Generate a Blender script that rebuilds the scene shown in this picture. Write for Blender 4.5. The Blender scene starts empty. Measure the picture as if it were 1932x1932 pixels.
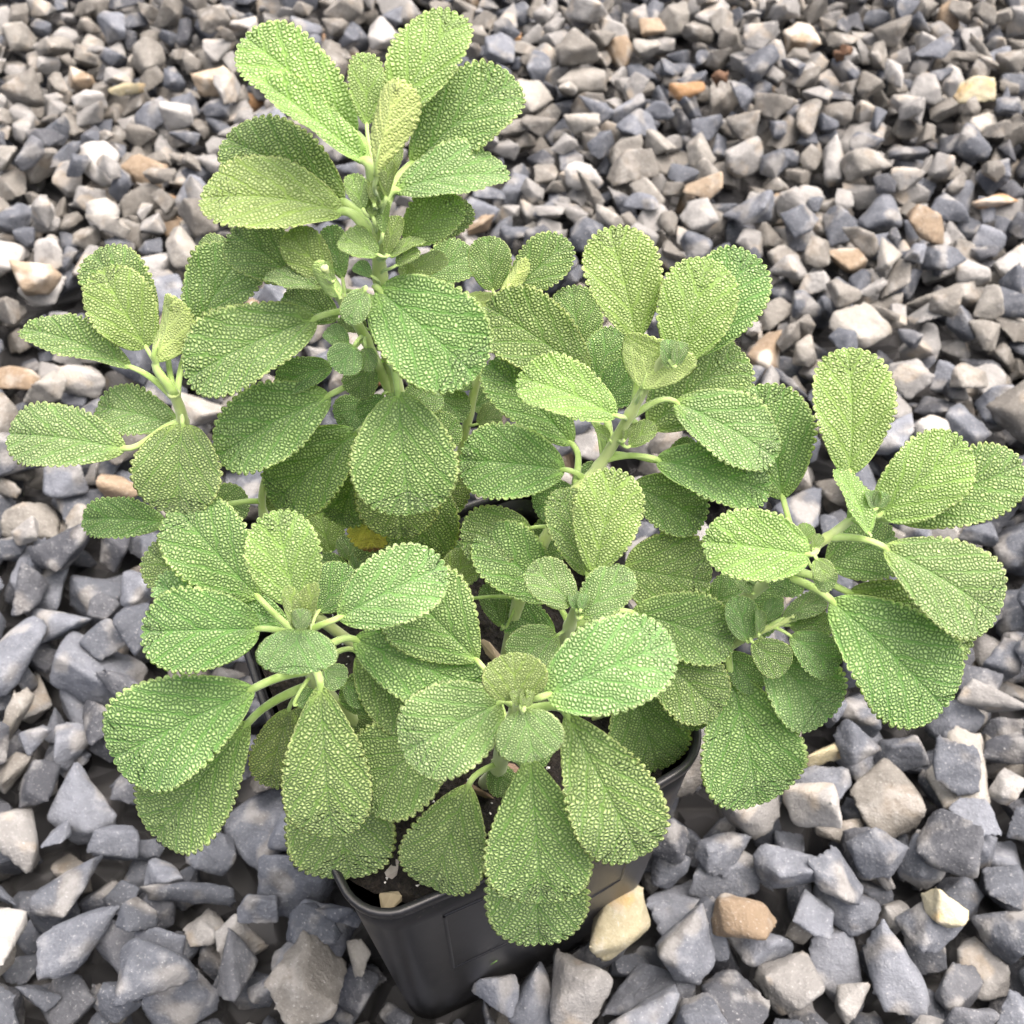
import bpy, bmesh, math, random
import numpy as np
from mathutils import Vector, Matrix, noise

random.seed(7); RNG = np.random.default_rng(11)
scene = bpy.context.scene
COL = scene.collection

# ------------------------------------------------------------------ camera
CAM_H = 0.39
PITCH = math.radians(55)
FPX = 2025.6                         # focal length in the units of a 1932 px square picture
cam_d = bpy.data.cameras.new('camera'); cam = bpy.data.objects.new('camera', cam_d); COL.objects.link(cam)
cam.location = (0, 0, CAM_H); cam.rotation_euler = (math.pi / 2 - PITCH, 0, 0)
cam_d.sensor_width = 36; cam_d.lens = 36 * FPX / 1932
cam_d.clip_start = 0.01; cam_d.clip_end = 50
cam_d.dof.use_dof = True; cam_d.dof.focus_distance = 0.265; cam_d.dof.aperture_fstop = 30
scene.camera = cam

# ------------------------------------------------------------------ sky and sun (soft, thinly overcast, light from behind right)
SUN_EL, SUN_AZ = math.radians(72), math.radians(62)      # azimuth from +Y towards +X
world = bpy.data.worlds.new('World'); scene.world = world; world.use_nodes = True
wn = world.node_tree; wn.nodes.clear()
wo = wn.nodes.new('ShaderNodeOutputWorld'); wb = wn.nodes.new('ShaderNodeBackground'); ws = wn.nodes.new('ShaderNodeTexSky')
ws.sky_type = 'NISHITA'; ws.sun_disc = False; ws.sun_elevation = SUN_EL; ws.sun_rotation = SUN_AZ
ws.dust_density = 10.0; ws.air_density = 0.4; ws.ozone_density = 1.0
wb.inputs['Strength'].default_value = 0.12
wn.links.new(ws.outputs['Color'], wb.inputs['Color']); wn.links.new(wb.outputs[0], wo.inputs[0])
sun_d = bpy.data.lights.new('sun', 'SUN'); sun = bpy.data.objects.new('sun', sun_d); COL.objects.link(sun)
sun_d.energy = 1.2; sun_d.angle = math.radians(110); sun_d.color = (1.0, 0.95, 0.86)
sdir = Vector((math.sin(SUN_AZ) * math.cos(SUN_EL), math.cos(SUN_AZ) * math.cos(SUN_EL), math.sin(SUN_EL)))
sun.rotation_euler = sdir.to_track_quat('Z', 'Y').to_euler()
scene.view_settings.view_transform = 'Standard'; scene.view_settings.look = 'None'
scene.view_settings.gamma = 1.0; scene.view_settings.use_curve_mapping = False
scene.view_settings.exposure = 1.52
scene.cycles.max_bounces = 5; scene.cycles.transmission_bounces = 4; scene.cycles.diffuse_bounces = 4; scene.cycles.glossy_bounces = 2

# ------------------------------------------------------------------ geometry helpers
FW = Vector((0, math.cos(PITCH), -math.sin(PITCH))); UP = Vector((0, math.sin(PITCH), math.cos(PITCH))); RT = Vector((1, 0, 0))
EYE = Vector((0, 0, CAM_H))
def ray(x, y): return RT * ((x - 966) / FPX) + UP * ((966 - y) / FPX) + FW
def at_y(x, y, Y): d = ray(x, y); return EYE + d * (Y / d.y)
def at_h(x, y, h): d = ray(x, y); return EYE + d * ((h - CAM_H) / d.z)
def proj(p):
    q = p - EYE; t = q.dot(FW); return Vector((966 + FPX * q.dot(RT) / t, 966 - FPX * q.dot(UP) / t)), t
def on_plane(x, y, p0, n):
    d = ray(x, y); return EYE + d * ((p0 - EYE).dot(n) / d.dot(n))

def tag(o, label=None, cat=None, group=None, kind=None):
    if label: o['label'] = label
    if cat: o['category'] = cat
    if group: o['group'] = group
    if kind: o['kind'] = kind
    return o
def empty(name, loc):
    o = bpy.data.objects.new(name, None); o.empty_display_size = 0.01; o.location = loc; COL.objects.link(o); return o
def mesh_obj(name, verts, faces, mat, parent=None, smooth=True):
    me = bpy.data.meshes.new(name); me.from_pydata(verts, [], faces)
    if smooth: me.polygons.foreach_set('use_smooth', [True] * len(me.polygons))
    for m in (mat if isinstance(mat, (list, tuple)) else [mat]): me.materials.append(m)
    o = bpy.data.objects.new(name, me); COL.objects.link(o)
    if parent: o.parent = parent
    return o
def tube(pts, radii, seg=10, flat=1.0, side=None):
    """verts, faces of a closed tapered tube; flat < 1 squashes it across `side`."""
    V, F = [], []
    n = len(pts); prev = None
    for i, p in enumerate(pts):
        t = (pts[min(i + 1, n - 1)] - pts[max(i - 1, 0)]).normalized()
        ref = side if side is not None else (prev if prev is not None else (Vector((0, 0, 1)) if abs(t.z) < .9 else Vector((1, 0, 0))))
        a = (ref - t * ref.dot(t)).normalized(); b = t.cross(a); prev = a
        for k in range(seg):
            w = 2 * math.pi * k / seg
            V.append(p + a * (math.cos(w) * radii[i] * flat) + b * (math.sin(w) * radii[i]))
    for i in range(n - 1):
        for k in range(seg):
            F.append((i * seg + k, i * seg + (k + 1) % seg, (i + 1) * seg + (k + 1) % seg, (i + 1) * seg + k))
    F.append(tuple(range(seg - 1, -1, -1))); F.append(tuple(range((n - 1) * seg, n * seg)))
    return V, F
def smooth_path(pts, per=6):
    out = []
    P = [pts[0]] + list(pts) + [pts[-1]]
    for i in range(1, len(P) - 2):
        p0, p1, p2, p3 = P[i - 1], P[i], P[i + 1], P[i + 2]
        for j in range(per):
            t = j / per
            out.append(0.5 * ((2 * p1) + (p2 - p0) * t + (2 * p0 - 5 * p1 + 4 * p2 - p3) * t * t + (3 * p1 - p0 - 3 * p2 + p3) * t ** 3))
    out.append(pts[-1]); return out

# ------------------------------------------------------------------ materials
class NT:
    def __init__(s, name):
        s.m = bpy.data.materials.new(name); s.m.use_nodes = True; s.t = s.m.node_tree; s.t.nodes.clear()
    def n(s, typ, ins=None, **kw):
        nd = s.t.nodes.new(typ)
        for k, v in kw.items(): setattr(nd, k, v)
        for k, v in (ins or {}).items():
            if isinstance(v, bpy.types.NodeSocket): s.t.links.new(v, nd.inputs[k])
            else: nd.inputs[k].default_value = v
        return nd
    def math(s, op, a, b=0.0, c=0.0):
        nd = s.n('ShaderNodeMath', {0: a, 1: b, 2: c}, operation=op); return nd.outputs[0]
    def ramp(s, v, lo, hi, a=0.0, b=1.0):
        nd = s.n('ShaderNodeMapRange', {0: v, 1: lo, 2: hi, 3: a, 4: b}); nd.interpolation_type = 'SMOOTHSTEP'; return nd.outputs[0]
    def mix(s, f, a, b, blend='MIX'):
        nd = s.n('ShaderNodeMix', data_type='RGBA', blend_type=blend)
        for k, v in ((0, f), (6, a), (7, b)):
            if isinstance(v, bpy.types.NodeSocket): s.t.links.new(v, nd.inputs[k])
            else: nd.inputs[k].default_value = v
        return nd.outputs[2]
    def attr(s, name): return s.n('ShaderNodeAttribute', attribute_name=name)
def rgb(r, g, b): return (r, g, b, 1.0)

def leaf_material(name, vein, pale, edge, tip=None, under=False, bumps=1.0):
    N = NT(name)
    uv = N.n('ShaderNodeUVMap', uv_map='cells').outputs[0]
    obj = N.n('ShaderNodeObjectInfo').outputs['Random']
    wv = N.n('ShaderNodeTexNoise', {'Vector': uv, 'Scale': 0.33, 'Detail': 1.0}); wv.noise_dimensions = '2D'
    wsub = N.n('ShaderNodeVectorMath', {0: wv.outputs['Color'], 1: (.5, .5, .5)}, operation='SUBTRACT')
    wsc = N.n('ShaderNodeVectorMath', {0: wsub.outputs[0], 'Scale': 0.9}, operation='SCALE')
    uvw = N.n('ShaderNodeVectorMath', {0: uv, 1: wsc.outputs[0]}, operation='ADD').outputs[0]
    sep = N.n('ShaderNodeSeparateXYZ', {0: uvw}); sep0 = N.n('ShaderNodeSeparateXYZ', {0: uv})
    au = N.math('ABSOLUTE', sep.outputs[0]); au0 = N.math('ABSOLUTE', sep0.outputs[0])
    side = N.math('MULTIPLY', N.math('SIGN', sep0.outputs[0]), 37.0)
    cx = N.math('SUBTRACT', N.math('MULTIPLY', sep.outputs[1], .52), N.math('MULTIPLY', N.math('POWER', au, 0.93), .95))
    cy = N.math('ADD', N.math('ADD', N.math('MULTIPLY', au, .52), N.math('MULTIPLY', sep.outputs[1], .85)), side)
    cv = N.n('ShaderNodeCombineXYZ', {0: cx, 1: cy}).outputs[0]
    vor = N.n('ShaderNodeTexVoronoi', {'Vector': cv, 'Scale': 1.0, 'Randomness': 0.75}, feature='DISTANCE_TO_EDGE', voronoi_dimensions='2D')
    bulla = N.ramp(vor.outputs['Distance'], -.05, 0.46)
    fr = N.math('FRACT', N.math('ADD', N.math('ADD', N.math('DIVIDE', cx, 4.3), N.math('MULTIPLY', N.math('SUBTRACT', N.n('ShaderNodeSeparateColor', {0: wv.outputs['Color']}).outputs[2], .5), .30)), 0.5))
    lat = N.math('MULTIPLY', N.math('ABSOLUTE', N.math('SUBTRACT', fr, 0.5)), 4.3)
    lat = N.ramp(lat, -.02, 0.60)
    mid = N.ramp(au0, -.1, 0.55)
    cells = N.math('MULTIPLY', N.math('MULTIPLY', bulla, lat), mid)
    rr = N.attr('rr').outputs['Fac']; vv = N.attr('vv').outputs['Fac']
    big = N.n('ShaderNodeTexNoise', {'Vector': uv, 'Scale': 0.12, 'Detail': 1.0}).outputs['Fac']
    if under: fac = N.math('SUBTRACT', 1.0, N.math('MULTIPLY', N.math('SUBTRACT', 1.0, cells), 0.45))
    else: fac = cells
    col = N.mix(fac, vein, pale)
    edgef = N.math('MULTIPLY', N.ramp(rr, 0.90, 0.99), 0.75)
    col = N.mix(edgef, col, edge)
    basef = N.math('MULTIPLY', N.ramp(vv, 0.17, 0.0), 0.75)
    col = N.mix(basef, col, rgb(0.37, 0.53, 0.15))
    if tip: 
        tf = N.ramp(N.math('ADD', vv, N.math('MULTIPLY', big, 0.35)), 0.55, 0.95); col = N.mix(tf, col, tip)
        bf = N.ramp(N.math('ADD', vv, N.math('MULTIPLY', big, 0.25)), 1.02, 1.1); col = N.mix(bf, col, rgb(.25, .12, .04))
    hsv = N.n('ShaderNodeHueSaturation', {'Color': col, 'Hue': N.math('ADD', 0.488, N.math('MULTIPLY', obj, 0.024)),
              'Value': N.math('ADD', 0.82, N.math('ADD', N.math('MULTIPLY', obj, 0.14), N.math('MULTIPLY', big, 0.36))),
              'Saturation': N.math('SUBTRACT', 1.06, N.math('MULTIPLY', big, 0.22))})
    col = hsv.outputs[0]
    h = cells if not under else N.math('SUBTRACT', 1.0, N.math('MULTIPLY', cells, 0.7))
    bmp = N.n('ShaderNodeBump', {'Strength': 1.0, 'Distance': 0.00075 * bumps, 'Height': h})
    bs = N.n('ShaderNodeBsdfPrincipled', {'Base Color': col, 'Roughness': 0.62, 'Specular IOR Level': 0.3, 'Sheen Weight': 0.25,
             'Sheen Roughness': 0.5, 'Sheen Tint': rgb(.85, 1, .8), 'Normal': bmp.outputs[0]})
    tcol = N.mix(1.0, col, rgb(1.0, 1.0, 0.55), 'MULTIPLY')
    tcol = N.n('ShaderNodeHueSaturation', {'Color': tcol, 'Value': 1.7, 'Saturation': 1.0}).outputs[0]
    tr = N.n('ShaderNodeBsdfTranslucent', {'Color': tcol})
    mx = N.n('ShaderNodeMixShader', {0: 0.34, 1: bs.outputs[0], 2: tr.outputs[0]})
    N.n('ShaderNodeOutputMaterial', {0: mx.outputs[0]})
    return N.m

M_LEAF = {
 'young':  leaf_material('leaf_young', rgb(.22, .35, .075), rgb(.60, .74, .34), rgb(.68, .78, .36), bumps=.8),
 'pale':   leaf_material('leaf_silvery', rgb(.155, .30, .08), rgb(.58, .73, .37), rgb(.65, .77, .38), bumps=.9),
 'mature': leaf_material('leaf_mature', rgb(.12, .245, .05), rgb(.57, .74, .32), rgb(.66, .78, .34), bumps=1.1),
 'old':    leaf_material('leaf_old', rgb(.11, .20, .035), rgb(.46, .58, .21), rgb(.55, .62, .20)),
 'yellow': leaf_material('leaf_yellowing', rgb(.26, .34, .06), rgb(.50, .60, .18), rgb(.66, .60, .13), tip=rgb(.72, .66, .11), bumps=.5),
}
M_UNDER = leaf_material('leaf_underside', rgb(.40, .53, .14), rgb(.58, .70, .28), rgb(.66, .76, .34), under=True, bumps=.6)

def stem_material(name, c0, c1):
    N = NT(name)
    co = N.n('ShaderNodeTexCoord').outputs['Object']
    mp = N.n('ShaderNodeMapping', {'Vector': co, 'Scale': (1, 1, .35)}).outputs[0]
    a = N.n('ShaderNodeTexNoise', {'Vector': mp, 'Scale': 260.0, 'Detail': 3.0}).outputs['Fac']
    col = N.mix(N.ramp(a, .3, .7), c0, c1)
    bmp = N.n('ShaderNodeBump', {'Strength': .4, 'Distance': .0004, 'Height': a})
    bs = N.n('ShaderNodeBsdfPrincipled', {'Base Color': col, 'Roughness': .55, 'Specular IOR Level': .3, 'Sheen Weight': .35, 'Sheen Roughness': .5, 'Normal': bmp.outputs[0]})
    N.n('ShaderNodeOutputMaterial', {0: bs.outputs[0]}); return N.m
M_PET = stem_material('petiole_green', rgb(.28, .42, .10), rgb(.42, .56, .20))
M_STEM = stem_material('stem_green', rgb(.42, .52, .18), rgb(.55, .64, .30))

def stone_material(name, c_lo, c_hi, stain, amount):
    N = NT(name)
    co = N.n('ShaderNodeTexCoord').outputs['Object']; geo = N.n('ShaderNodeNewGeometry').outputs['Position']
    rnd = N.n('ShaderNodeObjectInfo').outputs['Random']
    off = N.n('ShaderNodeVectorMath', {0: geo, 1: N.n('ShaderNodeCombineXYZ', {0: N.math('MULTIPLY', rnd, 3.0)}).outputs[0]}, operation='ADD').outputs[0]
    n1 = N.n('ShaderNodeTexNoise', {'Vector': off, 'Scale': 130.0, 'Detail': 3.0, 'Roughness': .65}).outputs['Fac']
    n2 = N.n('ShaderNodeTexNoise', {'Vector': off, 'Scale': 900.0, 'Detail': 2.0, 'Roughness': .7}).outputs['Fac']
    n3 = N.n('ShaderNodeTexNoise', {'Vector': off, 'Scale': 70.0, 'Detail': 1.0}).outputs['Fac']
    f = N.math('ADD', N.math('MULTIPLY', n1, .7), N.math('ADD', N.math('MULTIPLY', n2, .35), N.math('MULTIPLY', N.math('SUBTRACT', rnd, .5), .55)))
    col = N.mix(N.ramp(f, .2, .95), c_lo, c_hi)
    col = N.mix(N.math('MULTIPLY', N.ramp(n3, .55, .68), amount), col, stain)
    dust = N.math('MULTIPLY', N.ramp(N.math('ADD', N.math('MULTIPLY', n3, .6), N.math('MULTIPLY', n1, .5)), .56, .72), .38)
    col = N.mix(dust, col, rgb(.40, .40, .39))
    # pale dusty flecks
    col = N.mix(N.math('MULTIPLY', N.ramp(n2, .60, .78), .55), col, rgb(.55, .55, .54))
    h = N.math('ADD', N.math('MULTIPLY', n1, .9), N.math('MULTIPLY', n2, .4))
    bmp = N.n('ShaderNodeBump', {'Strength': .9, 'Distance': .0013, 'Height': h})
    bs = N.n('ShaderNodeBsdfPrincipled', {'Base Color': col, 'Roughness': .78, 'Specular IOR Level': .35, 'Normal': bmp.outputs[0]})
    N.n('ShaderNodeOutputMaterial', {0: bs.outputs[0]}); return N.m
STONE_CLASSES = [
 ('blue-grey', stone_material('stone_blue_grey', rgb(.080, .088, .104), rgb(.195, .21, .24), rgb(.26, .23, .18), .35)),
 ('dark grey', stone_material('stone_dark_grey', rgb(.058, .062, .072), rgb(.14, .147, .162), rgb(.20, .18, .15), .3)),
 ('brownish grey', stone_material('stone_brown_grey', rgb(.145, .137, .122), rgb(.31, .298, .27), rgb(.30, .23, .15), .25)),
 ('pale grey', stone_material('stone_pale_grey', rgb(.21, .207, .20), rgb(.40, .393, .376), rgb(.42, .34, .24), .5)),
 ('tan', stone_material('stone_tan', rgb(.22, .165, .11), rgb(.42, .34, .25), rgb(.55, .50, .42), .6)),
 ('cream', stone_material('stone_cream', rgb(.33, .29, .18), rgb(.56, .52, .37), rgb(.55, .36, .12), .7)),
 ('orange brown', stone_material('stone_orange', rgb(.26, .15, .07), rgb(.43, .28, .16), rgb(.55, .48, .38), .5)),
]

# ------------------------------------------------------------------ ground under the gravel
def ground_material():
    N = NT('gravelly_ground')
    geo = N.n('ShaderNodeNewGeometry').outputs['Position']
    v = N.n('ShaderNodeTexVoronoi', {'Vector': geo, 'Scale': 55.0})
    e = N.n('ShaderNodeTexVoronoi', {'Vector': geo, 'Scale': 55.0}, feature='DISTANCE_TO_EDGE').outputs['Distance']
    c = N.n('ShaderNodeSeparateColor', {0: v.outputs['Color']}).outputs[0]
    col = N.mix(c, rgb(.03, .03, .033), rgb(.12, .12, .12))
    col = N.mix(N.ramp(e, 0, .14), rgb(.02, .02, .02), col)
    bmp = N.n('ShaderNodeBump', {'Strength': 1.0, 'Distance': .012, 'Height': N.ramp(e, 0, .4)})
    bs = N.n('ShaderNodeBsdfPrincipled', {'Base Color': col, 'Roughness': .85, 'Normal': bmp.outputs[0]})
    N.n('ShaderNodeOutputMaterial', {0: bs.outputs[0]}); return N.m
ground = mesh_obj('ground', [(-4, -3, -.052), (4, -3, -.052), (4, 6, -.052), (-4, 6, -.052)], [(0, 1, 2, 3)], ground_material())
tag(ground, 'bare ground beneath the loose grey gravel', 'ground', kind='structure')

# ------------------------------------------------------------------ nursery pot
RIM = 0.12; SOIL = 0.1105; POT_C = Vector((-0.0139, 0.1340, 0)); POT_A = math.atan2(4.41, 8.76); POT_S = 0.102
def pot_ring(half, rad, z, seg=8):
    out = []
    for cx, cy, a0 in ((1, 1, 0), (-1, 1, 90), (-1, -1, 180), (1, -1, 270)):
        for k in range(seg + 1):
            a = math.radians(a0 + 90 * k / seg)
            out.append(Vector((cx * (half - rad) + rad * math.cos(a), cy * (half - rad) + rad * math.sin(a), z)))
        # a few points along the straight side so the wall can bow outwards
        nx, ny = {0: (0, 1), 90: (-1, 0), 180: (0, -1), 270: (1, 0)}[a0]
        dx, dy = {0: (-1, 0), 90: (0, -1), 180: (1, 0), 270: (0, 1)}[a0]
        L = 2 * (half - rad)
        for q in range(1, 8):
            s = q / 8; b = .0016 * math.sin(math.pi * s)
            st = Vector((cx * (half - rad) + nx * rad if nx else cx * half if False else cx * (half - rad), 0, z))
            st = Vector((cx * (half - rad) + (rad * nx), cy * (half - rad) + (rad * ny), z))
            out.append(st + Vector((dx, dy, 0)) * (L * s) + Vector((nx, ny, 0)) * b)
    return out
def loft(rings, close=True):
    V, F = [], []; n = len(rings[0])
    for r in rings: V += r
    for i in range(len(rings) - 1):
        for k in range(n): F.append((i * n + k, i * n + (k + 1) % n, (i + 1) * n + (k + 1) % n, (i + 1) * n + k))
    return V, F
N = NT('black_pot_plastic')
geo = N.n('ShaderNodeTexCoord').outputs['Object']
sc1 = N.n('ShaderNodeTexNoise', {'Vector': N.n('ShaderNodeMapping', {'Vector': geo, 'Scale': (1, 1, .35)}).outputs[0], 'Scale': 55.0, 'Detail': 4.0}).outputs['Fac']
sc2 = N.n('ShaderNodeTexNoise', {'Vector': geo, 'Scale': 700.0, 'Detail': 3.0}).outputs['Fac']
col = N.mix(N.ramp(sc1, .4, .75), rgb(.010, .0105, .012), rgb(.028, .028, .031))
col = N.mix(N.math('MULTIPLY', N.ramp(sc2, .62, .75), .3), col, rgb(.16, .15, .13))
bmp = N.n('ShaderNodeBump', {'Strength': .15, 'Distance': .0004, 'Height': N.math('ADD', sc1, N.math('MULTIPLY', sc2, .2))})
bs = N.n('ShaderNodeBsdfPrincipled', {'Base Color': col, 'Roughness': N.math('ADD', .26, N.math('MULTIPLY', sc1, .25)), 'Specular IOR Level': .55, 'Normal': bmp.outputs[0]})
N.n('ShaderNodeOutputMaterial', {0: bs.outputs[0]}); M_POT = N.m
pot = empty('nursery_pot', POT_C); pot.rotation_euler.z = POT_A
tag(pot, 'square black plastic nursery pot with rounded corners holding the sage plant', 'plant pot')
h0 = POT_S / 2
def half_at(z): return h0 * (0.92 + 0.08 * ((z + .045) / (RIM + .045)))
lev = [-.045, -.030, -.015, .0, .02, .04, .06, .08, .10, RIM - .0043]
outer = [pot_ring(half_at(z), .010 + .003 * max(0, z) / RIM, z) for z in lev]
inner = [pot_ring(half_at(z) - .0012, .009 + .003 * max(0, z) / RIM, z) for z in reversed(lev)]
V, F = loft(outer + inner)
n = len(outer[0]); F.append(tuple(range(n - 1, -1, -1)))
mesh_obj('wall', V, F, M_POT, pot)
rim_prof = [(-.0002, -.0042), (.0007, -.0038), (.0009, -.0008), (.0007, -.0002), (.0002, .0002), (-.0005, 0), (-.0013, -.0006), (-.0014, -.0038), (-.0002, -.0042)]
V, F = loft([pot_ring(half_at(RIM) + a, .0130 + a, RIM + b) for a, b in rim_prof]); mesh_obj('rim', V, F, M_POT, pot)
# faint raised frame moulded into the face towards the front right (local -Y side)
def face_pt(s, z, out): return Vector((s, -half_at(z) - .0016 * math.sin(math.pi * max(0, min(1, (s / (2 * (half_at(z) - .014)) + .5)))) - out, z))
V, F = [], []
zs = (.030, .098); ss = (-.030, .031); w = .0007
def bar(a, b, steps, horiz):
    base = len(V)
    for i in range(steps + 1):
        t = i / steps; s = a[0] + (b[0] - a[0]) * t; z = a[1] + (b[1] - a[1]) * t
        for k, o in ((-1, -.0003), (-.6, .0005), (.6, .0005), (1, -.0003)):
            V.append(face_pt(s + (0 if horiz else k * w), z + (k * w if horiz else 0), o))
    for i in range(steps):
        for k in range(3): F.append((base + i * 4 + k, base + i * 4 + k + 1, base + (i + 1) * 4 + k + 1, base + (i + 1) * 4 + k))
bar((ss[0], zs[1]), (ss[1], zs[1]), 16, True); bar((ss[0], zs[0]), (ss[1], zs[0]), 16, True)
bar((ss[0], zs[0] + w), (ss[0], zs[1] - w), 10, False); bar((ss[1], zs[0] + w), (ss[1], zs[1] - w), 10, False)
mesh_obj('moulded_frame', V, F, M_POT, pot)

# potting soil with perlite and bark
def soil_material():
    N = NT('potting_soil')
    co = N.n('ShaderNodeNewGeometry').outputs['Position']
    a = N.n('ShaderNodeTexNoise', {'Vector': co, 'Scale': 420.0, 'Detail': 6.0, 'Roughness': .7}).outputs['Fac']
    b = N.n('ShaderNodeTexVoronoi', {'Vector': co, 'Scale': 600.0}).outputs['Distance']
    col = N.mix(N.ramp(a, .35, .75), rgb(.005, .004, .0035), rgb(.032, .025, .019))
    bmp = N.n('ShaderNodeBump', {'Strength': 1.0, 'Distance': .002, 'Height': N.math('ADD', a, N.math('MULTIPLY', b, .5))})
    bs = N.n('ShaderNodeBsdfPrincipled', {'Base Color': col, 'Roughness': .9, 'Normal': bmp.outputs[0]})
    N.n('ShaderNodeOutputMaterial', {0: bs.outputs[0]}); return N.m
RZ = Matrix.Rotation(POT_A, 4, 'Z')
G = 70; hs = half_at(SOIL) - .0016; V, F = [], []
for j in range(G + 1):
    for i in range(G + 1):
        u, v = i / G * 2 - 1, j / G * 2 - 1
        r = max(abs(u), abs(v), 1e-6); l = math.hypot(u, v) / r
        kx = min(1, 1.0 / (l / 1.0) * 1.22) if l > 1.2 else 1.0
        x, y = u * hs * kx, v * hs * kx
        z = SOIL + .0030 * noise.noise(Vector((x * 120, y * 120, 0))) + .0026 * noise.noise(Vector((x * 420, y * 420, 3))) - .0015 * max(0, r - .85) / .15
        V.append(Vector((x, y, z - SOIL)))
for j in range(G):
    for i in range(G): F.append((j * (G + 1) + i, j * (G + 1) + i + 1, (j + 1) * (G + 1) + i + 1, (j + 1) * (G + 1) + i))
soil = mesh_obj('potting_soil', V, F, soil_material()); soil.location = (POT_C.x, POT_C.y, SOIL); soil.rotation_euler.z = POT_A
tag(soil, 'dark crumbly potting soil filling the black pot', 'soil', kind='stuff')
def plain(name, c, rough=.8, bump=.0004, scale=500.0):
    N = NT(name); co = N.n('ShaderNodeTexCoord').outputs['Object']
    a = N.n('ShaderNodeTexNoise', {'Vector': co, 'Scale': scale, 'Detail': 4.0}).outputs['Fac']
    col = N.mix(a, rgb(*[k * .6 for k in c]), rgb(*[min(1, k * 1.35) for k in c]))
    bmp = N.n('ShaderNodeBump', {'Strength': .8, 'Distance': bump, 'Height': a})
    bs = N.n('ShaderNodeBsdfPrincipled', {'Base Color': col, 'Roughness': rough, 'Normal': bmp.outputs[0]})
    N.n('ShaderNodeOutputMaterial', {0: bs.outputs[0]}); return N.m
def lump(n_pts, dims, seed):
    r = np.random.default_rng(seed); bm = bmesh.new()
    for p in r.normal(size=(n_pts, 3)):
        p = p / np.linalg.norm(p) * (0.8 + .2 * r.random()); bm.verts.new([p[k] * dims[k] / 2 for k in range(3)])
    res = bmesh.ops.convex_hull(bm, input=bm.verts[:])
    bmesh.ops.delete(bm, geom=[v for v in bm.verts if not v.link_faces], context='VERTS')
    bm.verts.index_update()
    V = [v.co.copy() for v in bm.verts]; F = [tuple(v.index for v in f.verts) for f in bm.faces]; bm.free(); return V, F
M_PERL = plain('perlite_white', (.62, .61, .58)); M_BARK = plain('bark_brown', (.16, .11, .07), scale=300)
V, F = [], []
for i in range(260):
    v, f = lump(8, [random.uniform(.0006, .0018)] * 3, i + 50); x, y = random.uniform(-.93, .93) * hs, random.uniform(-.93, .93) * hs
    if abs(x) + abs(y) > 1.75 * hs: continue
    b = len(V); V += [p + Vector((x, y, .0010)) for p in v]; F += [tuple(k + b for k in q) for q in f]
perl = mesh_obj('perlite', V, F, M_PERL, soil, smooth=False); tag(perl, kind='stuff')
for i, (px, py, d, ang, m, lab) in enumerate([
    (735, 1698, (.0075, .0055, .004), 20, plain('bark_tan', (.20, .17, .11), scale=300), 'olive tan bark chip on the soil by the rounded pot corner'),
    (742, 1640, (.006, .004, .003), 60, plain('bark_grey', (.26, .24, .22), scale=300), 'pale grey bark chip half hidden under a scalloped leaf'),
    (905, 1490, (.010, .004, .003), -30, M_BARK, 'brown bark sliver on soil below the silvery central rosette'),
    (960, 1455, (.007, .005, .003), 10, plain('bark_pink', (.30, .20, .15), scale=300), 'pinkish bark chip on soil below the silvery central rosette'),
    (560, 1312, (.006, .005, .004), 0, plain('bark_red', (.30, .10, .04), scale=300), 'reddish bark chip on soil under the left rosette stem'),
    (930, 1235, (.014, .004, .0025), -50, plain('bark_straw', (.34, .27, .18), scale=300), 'straw coloured bark strip on the soil between the stems'),
    (1300, 1395, (.008, .006, .004), 30, plain('bark_clay', (.28, .17, .10), scale=300), 'clay brown bark chip at the far right pot edge')]):
    v, f = lump(14, d, 900 + i); p = at_h(px, py, SOIL + .002)
    o = mesh_obj('bark_chip', v, f, m, smooth=False); o.location = p; o.rotation_euler = (0.2, .15, math.radians(ang))
    tag(o, lab, 'bark chip')

# ------------------------------------------------------------------ sage plant
PLANT_ORG = Vector((POT_C.x, POT_C.y, SOIL))
plant = empty('sage_plant', PLANT_ORG)
tag(plant, 'bushy green sage with wrinkled scalloped leaves growing in the black pot', 'plant')

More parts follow.
